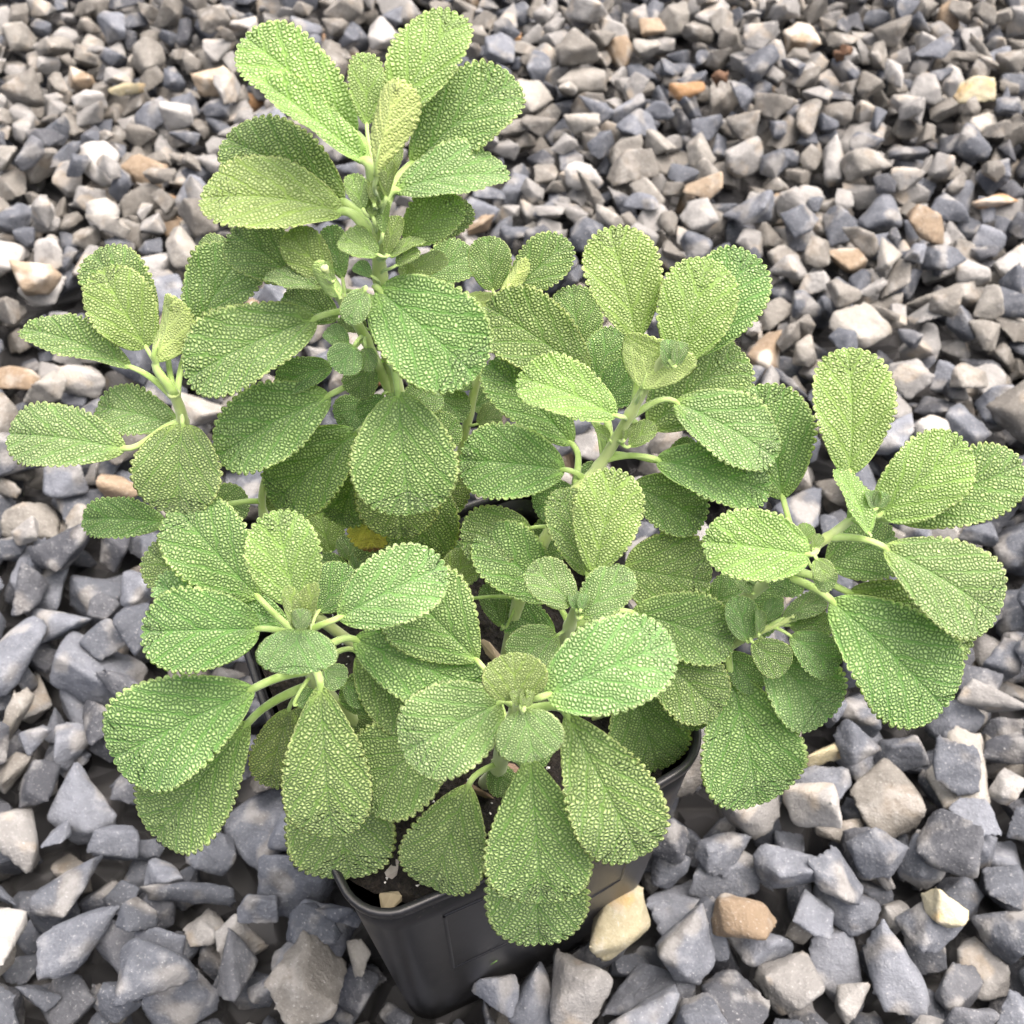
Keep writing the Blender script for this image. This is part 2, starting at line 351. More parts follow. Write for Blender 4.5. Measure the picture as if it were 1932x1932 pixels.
# stems: picture position and distance ahead (cm); the first point is where the stem leaves the soil (x, y in metres)
SHOOTS = {
 'S1': [(-.020, .147), (815, 1170, 15.5), (780, 960, 16.5), (745, 740, 17.3), (717, 520, 17.8), (713, 350, 18.0)],
 'S2': [(-.040, .146), (500, 1090, 14.8), (400, 1000, 15.6), (352, 900, 16.1), (345, 795, 16.3), (328, 742, 16.4)],
 'S3': [(-.012, .160), (850, 1000, 17.5), (885, 780, 19.0), (928, 620, 20.0), (942, 562, 20.3)],
 'S4': [(-.004, .134), (980, 1130, 14.0), (1060, 960, 15.2), (1130, 880, 16.0), (1190, 780, 16.3), (1235, 700, 16.5), (1262, 662, 16.5)],
 'S5': [(.020, .138), (1240, 1240, 13.6), (1390, 1140, 13.7), (1470, 1080, 13.6), (1510, 1050, 13.6), (1560, 1015, 13.8), (1645, 950, 14.3)],
 'S6': [(-.032, .122), (690, 1380, 11.3), (600, 1290, 11.2), (590, 1240, 11.3), (568, 1155, 11.4)],
 'S7': [(-.008, .108), (940, 1450, 10.2), (950, 1400, 10.0), (975, 1340, 9.8), (985, 1325, 9.8)],
 'S8': [(.008, .132), (1050, 1250, 13.0), (1075, 1180, 12.7), (1090, 1140, 12.6)],
 'S9': [(.018, .126), (1270, 1290, 12.6), (1370, 1225, 12.9), (1425, 1195, 12.8), (1500, 1165, 13.0)],
 'S11': [(-.036, .155), (600, 1100, 15.4), (560, 1060, 15.7), (497, 970, 16.0), (505, 880, 16.4)],
 'S10': [(-.0275, .172, .185), (690, 640, 17.2), (655, 585, 16.9), (640, 560, 16.9), (612, 505, 16.8)],
}
STEM_R = {'S1': (.0028, .0008), 'S2': (.0016, .0012), 'S3': (.0013, .0009), 'S4': (.0016, .0008), 'S5': (.0016, .0009),
          'S6': (.0021, .0013), 'S7': (.0021, .0011), 'S8': (.0017, .0010), 'S9': (.0012, .0007), 'S10': (.0012, .0006), 'S11': (.0014, .0008)}
PATH = {}
for k, pts in SHOOTS.items():
    b = pts[0]
    P = [Vector((b[0], b[1], b[2] if len(b) > 2 else SOIL - .006))] + [at_y(x, y, Y / 100) for x, y, Y in pts[1:]]
    PATH[k] = smooth_path(P, 8)
    n = len(PATH[k]); r0, r1 = STEM_R[k]
    V, F = tube([p - PLANT_ORG for p in PATH[k]], [r0 + (r1 - r0) * (i / (n - 1)) ** 2.2 + (.0003 if i % 8 == 0 and i else 0) for i in range(n)], 12)
    st = mesh_obj('stem', V, F, M_STEM, plant)
PROJ = {k: [(proj(p), p) for p in P] for k, P in PATH.items()}
def stem_point(k, px, py):
    best = min(PROJ[k], key=lambda q: (q[0][0].x - px) ** 2 + (q[0][0].y - py) ** 2); return best[1].copy()

UPC = Vector((0, math.cos(PITCH), math.sin(PITCH)))      # world up in camera axes (x right, y up, z to the eye)
LEAF_POLYS = []
def outline(N_teeth, L, Wh, shape, tooth):
    """closed outline (x, y) of a scalloped blade, base at 0, tip at y = L."""
    n_half = max(60, N_teeth * 6)
    phi = np.linspace(0, math.pi, n_half + 1); v = (1 - np.cos(phi)) / 2
    w = (v ** (shape * .80)) * np.sqrt(np.clip(1 - v ** 2.6, 0, 1)); w = w / w.max() * Wh
    w = np.maximum(w, .0007 * (1 - v) * min(1, L / .02))
    x, y = w, v * L
    s = np.concatenate([[0], np.cumsum(np.hypot(np.diff(x), np.diff(y)))]); s /= s[-1]
    # resample evenly by arc length
    ss = np.linspace(0, 1, n_half + 1); x = np.interp(ss, s, x); y = np.interp(ss, s, y)
    x[-1] = 0
    tx = np.gradient(x); ty = np.gradient(y); ln = np.hypot(tx, ty) + 1e-12; nx, ny = ty / ln, -tx / ln
    fade = np.clip((y / L - .16) / .22, 0, 1)
    sc = np.abs(np.sin(math.pi * ss * N_teeth)) ** .65
    amp = tooth * fade * (0.8 + .4 * np.sin(ss * 17.0 + L * 900))
    sx, sy = x + nx * amp * (sc - .6), y + ny * amp * (sc - .6)
    sx[0] = x[0]; sx[-1] = 0
    X = np.concatenate([sx, -sx[::-1][1:-1]]); Y = np.concatenate([sy, sy[::-1][1:-1]])
    return X, Y
def leaf(sh, B, T, w, tone='mature', A=None, dz=0.0, k=None, n=None, curl=.22, bend=.09, flip=False, shape=.64, wav=1.5, pet=True, roll=0.0, pr=None, droop=None, label=None):
    rnd = random.Random(int(B[0] * 7 + B[1] * 13 + T[0] * 3))
    if w > 60: w *= 1.07; T = (B[0] + (T[0] - B[0]) * 1.025, B[1] + (T[1] - B[1]) * 1.025)
    dx, dy = T[0] - B[0], -(T[1] - B[1]); l2 = math.hypot(dx, dy); dx /= l2; dy /= l2
    if n is None:
        if k is None: k = -.22 if dy > .45 else .08
        nc = UPC * .5 + Vector((0, 0, .5)) + Vector((dx, dy, 0)) * k + Vector((rnd.uniform(-.1, .1), rnd.uniform(-.08, .08), 0))
    else: nc = Vector((n[0], n[1], 1))
    nc.normalize()
    nw = RT * nc.x + UP * nc.y - FW * nc.z
    a3 = stem_point(sh, *(A or B))
    Bp = on_plane(B[0], B[1], a3, nw)
    if A is None and (Bp - a3).length < .0012: Bp = a3 + (Bp - a3)
    if dz: Bp = EYE + (Bp - EYE) * (1 - dz / 100 / (Bp - EYE).length)
    Tp = on_plane(T[0], T[1], Bp, nw)
    ax = Tp - Bp; L = ax.length; ax.normalize()
    xd = ax.cross(nw).normalized()
    M = (Bp + Tp) / 2; q0, _ = proj(M); q1, _ = proj(M + xd * .001)
    dd = (q1 - q0); perp = abs(dd.x * dy + dd.y * dx) / .001     # picture px per metre across the blade
    c = max(.02, abs(curl)); f = c / math.sin(c) if c < 1.5 else c
    Wh = w / 2 / max(perp, 1.0) * f
    Wh = min(Wh, L * (.95 if not flip else 1.2) * f)
    zd = -nw if flip else nw
    xd2 = ax.cross(zd).normalized()
    MW = Matrix((( xd2.x, ax.x, zd.x, Bp.x), (xd2.y, ax.y, zd.y, Bp.y), (xd2.z, ax.z, zd.z, Bp.z), (0, 0, 0, 1)))
    if roll: MW = MW @ Matrix.Rotation(math.radians(roll), 4, 'Y')
    size = L * 1000
    teeth = int(max(9, 21 * (size / 28) ** .55)); tooth = (.00095 if size > 14 else .00048) * min(1.15, (size / 26) ** .4)
    X, Y = outline(teeth, L, Wh, shape, tooth)
    NN = len(X); K = 9 if size > 15 else 7
    rr = (np.arange(K + 1) / K); rr = 1 - (1 - rr) ** 1.25
    sp = (.02 + .90 * np.clip(Y / L, 0, 1)) * L
    PX = rr[:, None] * X[None, :]; PY = sp[None, :] + rr[:, None] * (Y - sp)[None, :]
    vv = np.clip(PY / L, 0, 1.02); uu = PX / max(Wh, 1e-6)
    ph = [rnd.uniform(0, 6.28) for _ in range(6)]
    Z = bend * L * 4 * vv * (1 - vv)
    if droop: Z = Z - droop * L * np.clip(vv - .35, 0, 1) ** 2
    Z += wav * .018 * L * (np.sin(vv * 6.5 + ph[0]) * uu + .8 * np.sin(uu * 3.1 + vv * 4 + ph[1]) * np.abs(uu) + .7 * np.sin(vv * 11 + ph[2]) * uu * np.abs(uu))
    pc = (PY - 1.5 * np.abs(PX)) ; Z += .00016 * min(1, size / 22) * np.cos(2 * math.pi * pc / (L * .17)) * np.clip(np.abs(uu) * 4, 0, 1)
    Z += -.0007 * min(1, size / 25) * np.exp(-(PX / .0009) ** 2)
    # bow the cross-section into an arc (edges towards the upper side for curl > 0)
    if abs(curl) > .03:
        R = Wh / c; cx = R * np.sin(PX / R); cz = R * (1 - np.cos(PX / R)) * (1 if curl > 0 else -1)
    else: cx, cz = PX, 0
    top = np.stack([cx, PY, Z + cz], -1)
    th = .00040 * min(1, size / 18 + .3)
    bot = top[:-1].copy(); bot[..., 2] -= (th * (1 - rr[:-1] ** 5))[:, None]
    verts = np.concatenate([top.reshape(-1, 3), bot.reshape(-1, 3)])
    i = np.arange(NN); j = (i + 1) % NN; faces = []
    for r in range(K): faces.append(np.stack([r * NN + i, (r + 1) * NN + i, (r + 1) * NN + j, r * NN + j], -1))
    ob = (K + 1) * NN
    for r in range(K):
        o1 = ob + (r + 1) * NN if r < K - 1 else K * NN
        faces.append(np.stack([ob + r * NN + i, ob + r * NN + j, o1 + j, o1 + i], -1))
    faces = np.concatenate(faces)
    ncell = 35 * (size / 28) ** .6
    me = bpy.data.meshes.new('leaf'); me.from_pydata(verts.tolist(), [], faces.tolist())
    me.polygons.foreach_set('use_smooth', np.ones(len(faces), bool))
    mi = np.zeros(len(faces), np.int32); mi[K * NN:] = 1; me.polygons.foreach_set('material_index', mi)
    me.materials.append(M_LEAF[tone]); me.materials.append(M_UNDER)
    UV = np.concatenate([np.stack([PX, PY], -1).reshape(-1, 2), np.stack([PX, PY], -1)[:-1].reshape(-1, 2)]) / L * ncell
    UV[:, 1] += ph[3] * 4; 
    lay = me.uv_layers.new(name='cells'); lay.data.foreach_set('uv', UV[faces.reshape(-1)].astype(np.float32).ravel())
    a = me.attributes.new('rr', 'FLOAT', 'POINT'); RRv = np.repeat(rr, NN); a.data.foreach_set('value', np.concatenate([RRv, RRv[:-NN]]).astype(np.float32))
    a = me.attributes.new('vv', 'FLOAT', 'POINT'); a.data.foreach_set('value', np.concatenate([vv.reshape(-1), vv[:-1].reshape(-1)]).astype(np.float32))
    o = bpy.data.objects.new('leaf', me); COL.objects.link(o)
    o.parent = plant; ML = Matrix.Translation(-PLANT_ORG) @ MW; o.matrix_local = ML
    if label: o['label'] = label
    LEAF_POLYS.append([tuple(proj(MW @ Vector(p))[0]) for p in top[K][::6].tolist()])
    # petiole: from the stem into the blade base, arriving along the blade
    if pet:
        d = (Bp - a3).length; r = pr or max(.00045, min(.00105, L * .029))
        c1 = a3 + (Bp - a3) * .35 + Vector((0, 0, 1)) * d * .18; c2 = Bp - ax * d * .3
        pts = []
        for q in range(9):
            t = q / 8; pts.append((1 - t) ** 3 * a3 + 3 * (1 - t) ** 2 * t * c1 + 3 * (1 - t) * t * t * c2 + t ** 3 * Bp)
        S = lambda s: MW @ Vector((0, s * L, -th + bend * L * 4 * s * (1 - s) - r * (.25 + .75 * min(1, s / .12)) * .8 - .0006 * min(1, s / .12)))
        pts += [S(.04), S(.10), S(.22), S(.34)]
        rad = [r * 1.25, r * 1.2, r * 1.12, r * 1.05, r, r * .95, r * .92, r * .9, r * .88] + [r * .8, r * .6, r * .38, r * .15]
        V, F = tube(pts, rad, 8, flat=.62, side=zd)
        inv = MW.inverted(); mesh_obj('petiole', [inv @ p for p in V], F, M_PET, o)
    return o

Y_, P_, O_ = 'young', 'pale', 'old'
# --- tall stem
leaf('S1', (672, 255), (466, 72), 135, Y_, A=(712, 372), dz=-.3, n=(.1, .1), pr=.0013, shape=0.7)
leaf('S1', (690, 302), (498, 150), 66, Y_, A=(710, 400), pr=.0014, dz=1.1, n=(.2, .35), curl=.8, bend=.03)
leaf('S1', (692, 235), (690, 102), 64, Y_, A=(712, 300), dz=-.4, n=(.15, -.1), curl=.6)
leaf('S1', (710, 335), (756, 156), 78, Y_, A=(714, 390), dz=1.3, n=(-.3, -.2), curl=1.0, flip=True, bend=-.04, shape=1.25)
leaf('S1', (738, 232), (862, 30), 124, Y_, A=(716, 365), dz=-.4, n=(-.15, .05), pr=.0013, shape=0.75)
leaf('S1', (776, 312), (968, 152), 142, A=(716, 430), dz=-.5, n=(-.1, .1), pr=.0013, shape=0.72)
leaf('S1', (745, 358), (955, 328), 88, P_, A=(716, 430), dz=.5, n=(-.05, .6), curl=.35, pr=.0013)
leaf('S1', (648, 382), (430, 262), 142, A=(714, 460), dz=-.5, n=(.05, .15), pr=.0013)
leaf('S1', (648, 398), (384, 372), 126, Y_, A=(714, 480), dz=.5, n=(.1, .5), curl=.3, pr=.0013)
leaf('S1', (762, 455), (868, 378), 92, Y_, A=(728, 470), dz=-.5, n=(-.25, 0))
leaf('S1', (780, 460), (888, 392), 70, A=(730, 480), dz=-1.0)
leaf('S1', (685, 394), (662, 328), 44, Y_, A=(706, 430), dz=.8, n=(.2, .0), curl=.5)
leaf('S1', (740, 334), (752, 272), 28, Y_, A=(720, 360), dz=.2, curl=.5)
leaf('S1', (712, 480), (640, 450), 58, Y_, A=(716, 500), dz=1.2, n=(.2, .5), curl=.4, shape=.5)
leaf('S1', (730, 480), (752, 406), 40, Y_, A=(722, 500), dz=.8, n=(-.2, .1), curl=.5)
leaf('S1', (735, 482), (802, 452), 26, Y_, A=(722, 500), dz=1.0, n=(0, .9))
leaf('S1', (722, 380), (735, 320), 24, Y_, A=(716, 400), dz=.6, curl=.9)
leaf('S1', (706, 385), (700, 335), 20, Y_, A=(714, 410), dz=.7, curl=.9)
leaf('S1', (728, 372), (738, 300), 30, Y_, A=(716, 430), dz=.9, n=(-.2, 0), curl=.8)
leaf('S1', (704, 410), (690, 352), 26, Y_, A=(714, 455), dz=.9, n=(.2, 0), curl=.9)
leaf('S1', (722, 440), (728, 378), 26, Y_, A=(716, 480), dz=1.0, n=(-.1, 0), curl=.9)
leaf('S1', (748, 500), (790, 470), 34, Y_, A=(718, 530), dz=.9, n=(-.2, .4), curl=.5)
leaf('S1', (700, 520), (668, 500), 30, P_, A=(716, 545), dz=.9, n=(.2, .4), curl=.5)
leaf('S1', (748, 640), (800, 700), 70, A=(726, 640), dz=-.3)
leaf('S1', (690, 620), (640, 600), 50, A=(722, 620), dz=.2)
leaf('S1', (770, 800), (700, 790), 60, A=(750, 790), dz=-.2)
leaf('S1', (800, 840), (866, 800), 70, A=(758, 830), dz=-.5)
leaf('S1', (565, 528), (437, 440), 112, A=(690, 590), dz=-1.0)
leaf('S10', (622, 528), (545, 438), 78, Y_, A=(650, 580), dz=-.2, n=(.1, -.1))
leaf('S10', (646, 525), (622, 424), 52, P_, A=(655, 580), dz=-.3)
leaf('S10', (606, 542), (498, 522), 40, P_, A=(645, 570), dz=.2, n=(.1, .8))
leaf('S10', (640, 560), (598, 492), 34, Y_, dz=.5, curl=1.7, flip=True)
leaf('S10', (628, 530), (610, 495), 22, Y_, dz=.3, curl=1.5)
leaf('S10', (688, 548), (656, 610), 56, P_, A=(660, 590), dz=1.0, n=(.2, .1), shape=.5)
leaf('S1', (596, 600), (357, 712), 148, A=(712, 590), dz=.6, n=(-.05, .25))
leaf('S1', (714, 545), (896, 706), 188, A=(716, 560), dz=1.0, n=(.1, .1), shape=.5, bend=.05)
leaf('S1', (636, 602), (535, 560), 76, A=(715, 610), dz=-.5)
leaf('S10', (668, 652), (637, 700), 68, P_, A=(690, 640), dz=.9, n=(.3, 0), shape=.5)
leaf('S10', (690, 655), (700, 700), 40, P_, A=(690, 640), dz=.8, n=(-.2, .1), shape=.5)
leaf('S10', (655, 655), (615, 622), 40, P_, A=(690, 640), dz=.6, curl=1.3)
leaf('S1', (626, 690), (524, 726), 64, A=(730, 690), dz=.0)
leaf('S1', (702, 690), (668, 747), 64, A=(738, 690), dz=.4)
leaf('S1', (722, 745), (684, 797), 50, A=(745, 740), dz=.4)
leaf('S1', (622, 745), (414, 858), 140, A=(742, 720), dz=.6, n=(-.1, .2))
leaf('S1', (750, 738), (772, 966), 190, A=(728, 690), dz=1.2, n=(.05, 0), bend=.1, shape=0.72)
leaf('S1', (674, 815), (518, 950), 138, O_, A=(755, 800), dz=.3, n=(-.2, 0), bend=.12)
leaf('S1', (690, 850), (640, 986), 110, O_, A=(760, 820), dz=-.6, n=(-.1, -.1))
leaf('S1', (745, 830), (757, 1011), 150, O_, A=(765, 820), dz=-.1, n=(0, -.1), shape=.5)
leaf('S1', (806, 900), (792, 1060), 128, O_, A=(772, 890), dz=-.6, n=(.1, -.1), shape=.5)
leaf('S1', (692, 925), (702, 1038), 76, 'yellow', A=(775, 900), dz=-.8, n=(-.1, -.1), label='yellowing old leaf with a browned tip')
leaf('S11', (624, 1042), (598, 945), 88, Y_, A=(640, 1100), dz=-.8, n=(0, 0))
leaf('S11', (660, 1058), (662, 1008), 56, P_, A=(640, 1100), dz=-.3)
leaf('S11', (672, 1080), (690, 1040), 40, P_, A=(650, 1100), dz=-.2, curl=1.0)
leaf('S11', (670, 1092), (601, 1050), 42, A=(655, 1110), dz=-.2)
leaf('S3', (804, 738), (880, 786), 66, P_, A=(885, 780), dz=.3)
leaf('S3', (800, 530), (892, 476), 82, A=(930, 640), dz=-1.5, n=(0, .2))
leaf('S1', (760, 522), (842, 482), 44, Y_, A=(722, 540), dz=.2, curl=-.4, n=(0, .6))
leaf('S1', (775, 530), (760, 500), 30, Y_, A=(722, 540), dz=.4, curl=.8)
# --- small shoot behind
leaf('S3', (930, 548), (918, 448), 76, dz=-.2, n=(.1, -.1), shape=.5)
leaf('S3', (962, 560), (1070, 456), 88, dz=-.3, n=(-.2, 0))
leaf('S3', (945, 562), (994, 488), 34, Y_, dz=.5, curl=.9, flip=True)
leaf('S3', (880, 560), (942, 580), 52, Y_, A=(925, 625), dz=.2, flip=True, n=(0, .2))
leaf('S3', (900, 800), (946, 775), 46, P_, A=(885, 800), dz=.2)
# --- right middle shoot
leaf('S4', (1110, 706), (920, 578), 138, A=(1150, 840), dz=-.9, n=(.05, .05))
leaf('S4', (1096, 668), (1078, 542), 96, A=(1130, 870), dz=-1.8, n=(0, 0), shape=.5)
leaf('S4', (1110, 740), (1166, 622), 78, A=(1140, 860), dz=-1.3, n=(-.1, .1))
leaf('S4', (1128, 765), (1218, 696), 84, A=(1150, 850), dz=-.9)
leaf('S4', (1080, 838), (924, 688), 108, A=(1090, 920), dz=-.3, n=(.1, .25))
leaf('S4', (1164, 784), (983, 712), 106, Y_, A=(1185, 800), dz=.5, n=(.1, .4), curl=.35)
leaf('S4', (1066, 886), (872, 868), 138, A=(1112, 910), dz=.3, n=(-.05, .2))
leaf('S4', (1202, 640), (1150, 434), 134, Y_, A=(1200, 770), dz=-.1, n=(.1, -.1), shape=0.7)
leaf('S4', (1212, 735), (1240, 640), 140, Y_, A=(1205, 780), dz=.6, n=(-.45, -.25), flip=True, curl=.9, shape=.9)
leaf('S4', (1284, 678), (1335, 492), 138, Y_, A=(1235, 720), dz=-.3, n=(-.05, -.1), shape=.5)
leaf('S4', (1302, 668), (1416, 482), 140, A=(1230, 730), dz=-.9, n=(-.1, 0))
leaf('S4', (1262, 690), (1262, 640), 36, P_, dz=.3, curl=1.3)
leaf('S4', (1275, 690), (1290, 645), 30, P_, dz=.3, curl=1.2)
leaf('S4', (1226, 805), (1396, 664), 152, A=(1190, 800), dz=-.9, n=(-.1, .2))
leaf('S4', (1274, 757), (1460, 862), 122, P_, A=(1185, 790), dz=.4, n=(.1, .3))
leaf('S4', (1238, 866), (1448, 928), 108, A=(1150, 870), dz=.4, n=(.0, .35))
leaf('S5', (1478, 942), (1428, 732), 152, A=(1500, 1060), dz=-.7, n=(.1, -.05), shape=0.72)
leaf('S4', (1258, 868), (1318, 840), 50, P_, A=(1150, 860), dz=-.2)
leaf('S4', (1188, 842), (1234, 798), 42, Y_, A=(1165, 830), dz=.3, curl=.3)
leaf('S4', (1150, 830), (1125, 805), 22, Y_, A=(1150, 850), dz=.3, curl=.8)
leaf('S4', (1178, 830), (1190, 795), 20, Y_, A=(1165, 830), dz=.4, curl=.8)
leaf('S4', (1192, 915), (1327, 982), 106, A=(1125, 890), dz=-.4, n=(.05, .15))
leaf('S4', (1080, 915), (1138, 888), 52, P_, A=(1100, 915), dz=-.3)
# --- centre rosette
leaf('S8', (1120, 1082), (1162, 890), 124, Y_, A=(1092, 1135), dz=.0, n=(-.05, -.1), shape=0.75)
leaf('S8', (1108, 1085), (1056, 926), 92, A=(1088, 1140), dz=-.5, n=(.3, .1))
leaf('S4', (1002, 996), (874, 1028), 112, A=(1040, 1000), dz=.0, n=(-.05, .2))
leaf('S8', (1044, 1132), (908, 1006), 118, A=(1078, 1180), dz=-.3, n=(.1, .15))
leaf('S8', (1080, 1140), (1002, 1068), 80, P_, dz=.4, n=(.25, .2), shape=.5)
leaf('S8', (1096, 1165), (1188, 1078), 82, P_, A=(1088, 1150), dz=.5, n=(-.2, .3), shape=.5)
leaf('S8', (1088, 1150), (1082, 1115), 26, P_, dz=.6, curl=1.3)
leaf('S8', (1096, 1150), (1104, 1120), 22, P_, dz=.6, curl=1.2)
leaf('S8', (1178, 1072), (1338, 1098), 162, A=(1078, 1180), dz=-.6, n=(.1, .05), shape=.5)
leaf('S8', (1192, 1155), (1382, 1210), 124, A=(1072, 1190), dz=-.1, n=(.1, .2))
leaf('S8', (1222, 1215), (1354, 1342), 128, A=(1065, 1200), dz=.2, n=(.1, .05))
leaf('S8', (1052, 1198), (962, 1248), 84, P_, A=(1070, 1190), dz=.1, n=(-.1, .3), shape=.5)
leaf('S8', (1046, 1196), (942, 1148), 72, A=(1062, 1210), dz=-.8)
leaf('S4', (948, 1182), (915, 1102), 48, A=(985, 1130), dz=-.6)
leaf('S4', (842, 1116), (892, 1040), 66, Y_, A=(980, 1130), dz=.2, shape=.5)
# --- front centre rosette
leaf('S7', (1030, 1312), (1264, 1212), 168, P_, dz=.5, n=(-.05, .3), shape=.5)
leaf('S7', (972, 1322), (968, 1234), 116, Y_, dz=.8, n=(.1, -.2), curl=.55, shape=.5)
leaf('S7', (944, 1325), (764, 1418), 166, P_, dz=.4, n=(-.1, .2), shape=.5)
leaf('S7', (988, 1338), (1008, 1434), 126, P_, dz=.9, n=(.0, .15), curl=-.25, shape=.5)
leaf('S7', (982, 1330), (974, 1300), 30, Y_, dz=1.1, curl=1.6, n=(0, .3))
leaf('S7', (990, 1334), (998, 1302), 28, Y_, dz=1.1, curl=1.5, n=(0, .3))
leaf('S7', (1000, 1425), (1022, 1697), 190, A=(962, 1375), dz=.4, n=(.0, -.05), bend=.1, shape=0.98)
leaf('S7', (1005, 1480), (1016, 1776), 182, A=(950, 1410), dz=-.4, n=(.0, -.1), shape=0.95)
leaf('S7', (1068, 1345), (1204, 1612), 170, A=(972, 1345), dz=.2, n=(.1, 0), bend=.1, shape=0.9)
leaf('S7', (902, 1248), (762, 1106), 172, A=(960, 1380), dz=.1, n=(-.05, .15), shape=0.9)
leaf('S7', (838, 1375), (676, 1502), 174, A=(955, 1395), dz=-.4, n=(-.1, .1), shape=.5)
leaf('S7', (885, 1480), (815, 1672), 156, A=(942, 1440), dz=.9, n=(-.1, -.15), bend=.1, shape=0.85)
leaf('S7', (1090, 1420), (1110, 1600), 70, A=(955, 1400), dz=-.6)
# --- front left rosette
leaf('S6', (638, 1166), (834, 1068), 136, P_, A=(588, 1195), dz=.4, n=(-.05, .2), shape=0.66)
leaf('S6', (668, 1206), (902, 1300), 142, A=(592, 1235), dz=-.3, n=(.05, .2))
leaf('S6', (676, 1232), (800, 1366), 120, A=(594, 1260), dz=-.8, n=(.05, .1))
leaf('S6', (604, 1290), (626, 1572), 158, A=(588, 1255), dz=.5, n=(.1, -.05), bend=.1, shape=0.9)
leaf('S6', (620, 1400), (660, 1652), 192, A=(610, 1300), dz=-.6, n=(.05, -.15), shape=.7)
leaf('S6', (480, 1298), (218, 1428), 194, A=(588, 1262), dz=.4, n=(-.1, .05), shape=0.82)
leaf('S6', (470, 1362), (296, 1576), 166, A=(592, 1290), dz=-.1, n=(-.1, -.05), shape=0.85)
leaf('S6', (490, 1186), (272, 1192), 150, A=(582, 1205), dz=.3, n=(-.02, .15), shape=.5)
leaf('S6', (562, 1186), (556, 1270), 146, P_, dz=1.2, n=(0, .35), curl=-.35, shape=.5)
leaf('S6', (560, 1140), (522, 968), 134, Y_, A=(572, 1165), dz=.3, n=(.05, -.1), shape=.5)
leaf('S6', (560, 1188), (541, 1106), 34, Y_, dz=1.7, curl=1.2, n=(.5, -.2), wav=2, pet=False)
leaf('S6', (577, 1188), (597, 1102), 38, Y_, dz=1.6, curl=1.2, n=(-.5, -.25), wav=2, pet=False)
leaf('S6', (569, 1190), (567, 1148), 40, P_, dz=2.0, curl=-.9, n=(0, -.1), pet=False)
leaf('S6', (488, 1128), (334, 958), 152, A=(588, 1225), dz=-.3, n=(.05, .1), shape=0.68)
leaf('S6', (542, 1176), (296, 1106), 104, P_, A=(590, 1230), dz=-.3, n=(.05, .35))
leaf('S6', (402, 1120), (280, 1040), 104, A=(590, 1240), dz=-1.0, n=(0, .1))
leaf('S6', (602, 1152), (664, 1074), 84, A=(586, 1215), dz=-.5)
leaf('S6', (572, 1240), (530, 1262), 40, A=(590, 1245), dz=.2)
leaf('S6', (545, 1338), (508, 1482), 88, O_, A=(600, 1290), dz=-.4, n=(-.1, -.1))
leaf('S6', (560, 1330), (600, 1310), 40, A=(596, 1270), dz=.0)
leaf('S6', (610, 1262), (650, 1290), 56, P_, A=(594, 1255), dz=.1)
leaf('S6', (650, 1290), (692, 1330), 46, A=(600, 1290), dz=-.2)
# --- left shoot
leaf('S2', (344, 800), (338, 966), 156, A=(345, 788), dz=.6, n=(-.05, 0), shape=.5)
leaf('S2', (236, 846), (20, 818), 116, P_, A=(348, 800), dz=.2, n=(-.1, .3))
leaf('S2', (336, 802), (186, 766), 88, P_, A=(345, 790), dz=-.4, n=(.0, .3))
leaf('S2', (246, 692), (46, 618), 68, A=(332, 755), dz=.1, n=(.15, .6), curl=.35)
leaf('S2', (276, 656), (194, 512), 122, Y_, A=(330, 750), dz=-.3, n=(.15, -.1), shape=.5)
leaf('S2', (290, 605), (176, 480), 116, A=(330, 750), dz=-.9, n=(.1, .1))
leaf('S2', (294, 682), (326, 560), 66, Y_, A=(330, 748), dz=.4, n=(-.5, -.1), curl=.9, flip=True, pr=.0012)
leaf('S2', (362, 640), (462, 472), 128, A=(340, 750), dz=-.2, n=(-.1, .1), shape=0.8)
leaf('S1', (445, 485), (373, 460), 52, A=(700, 600), dz=-1.5, pet=False)
leaf('S11', (312, 985), (158, 978), 76, A=(500, 940), dz=-.2, n=(-.05, .3))
leaf('S11', (378, 962), (468, 950), 74, A=(500, 940), dz=-.4)
# --- far right shoot
leaf('S5', (1604, 896), (1600, 662), 144, Y_, A=(1600, 985), dz=.0, n=(.05, -.1), shape=0.66)
leaf('S5', (1660, 972), (1816, 834), 138, Y_, A=(1625, 968), dz=.1, n=(-.1, -.1), shape=.5)
leaf('S5', (1692, 978), (1926, 878), 132, A=(1625, 970), dz=-.5, n=(-.1, .1))
leaf('S5', (1642, 1008), (1578, 884), 50, Y_, A=(1610, 985), dz=.7, n=(.5, .45), curl=.3)
leaf('S5', (1650, 960), (1640, 926), 28, P_, dz=.4, curl=1.4)
leaf('S5', (1655, 958), (1668, 928), 26, P_, dz=.4, curl=1.4)
leaf('S5', (1528, 1046), (1332, 1022), 128, Y_, A=(1545, 1025), dz=.5, n=(-.02, .2), shape=.5)
leaf('S5', (1668, 1032), (1878, 1160), 156, P_, A=(1565, 1015), dz=.4, n=(.1, .2), shape=0.75)
leaf('S5', (1568, 1132), (1778, 1332), 194, A=(1470, 1090), dz=.6, n=(.1, .05), shape=0.75)
leaf('S5', (1560, 1065), (1688, 1012), 128, A=(1530, 1040), dz=-.7)
leaf('S5', (1602, 1118), (1828, 1222), 136, A=(1480, 1085), dz=-.2, n=(.1, .15))
leaf('S5', (1540, 1055), (1560, 1095), 44, Y_, A=(1535, 1035), dz=.6, shape=.5)
leaf('S5', (1535, 1075), (1572, 1110), 46, A=(1520, 1050), dz=.3)
leaf('S5', (1510, 1028), (1525, 988), 38, Y_, A=(1535, 1030), dz=.1, shape=.5)
leaf('S5', (1535, 1035), (1548, 1008), 24, Y_, A=(1540, 1028), dz=.4)
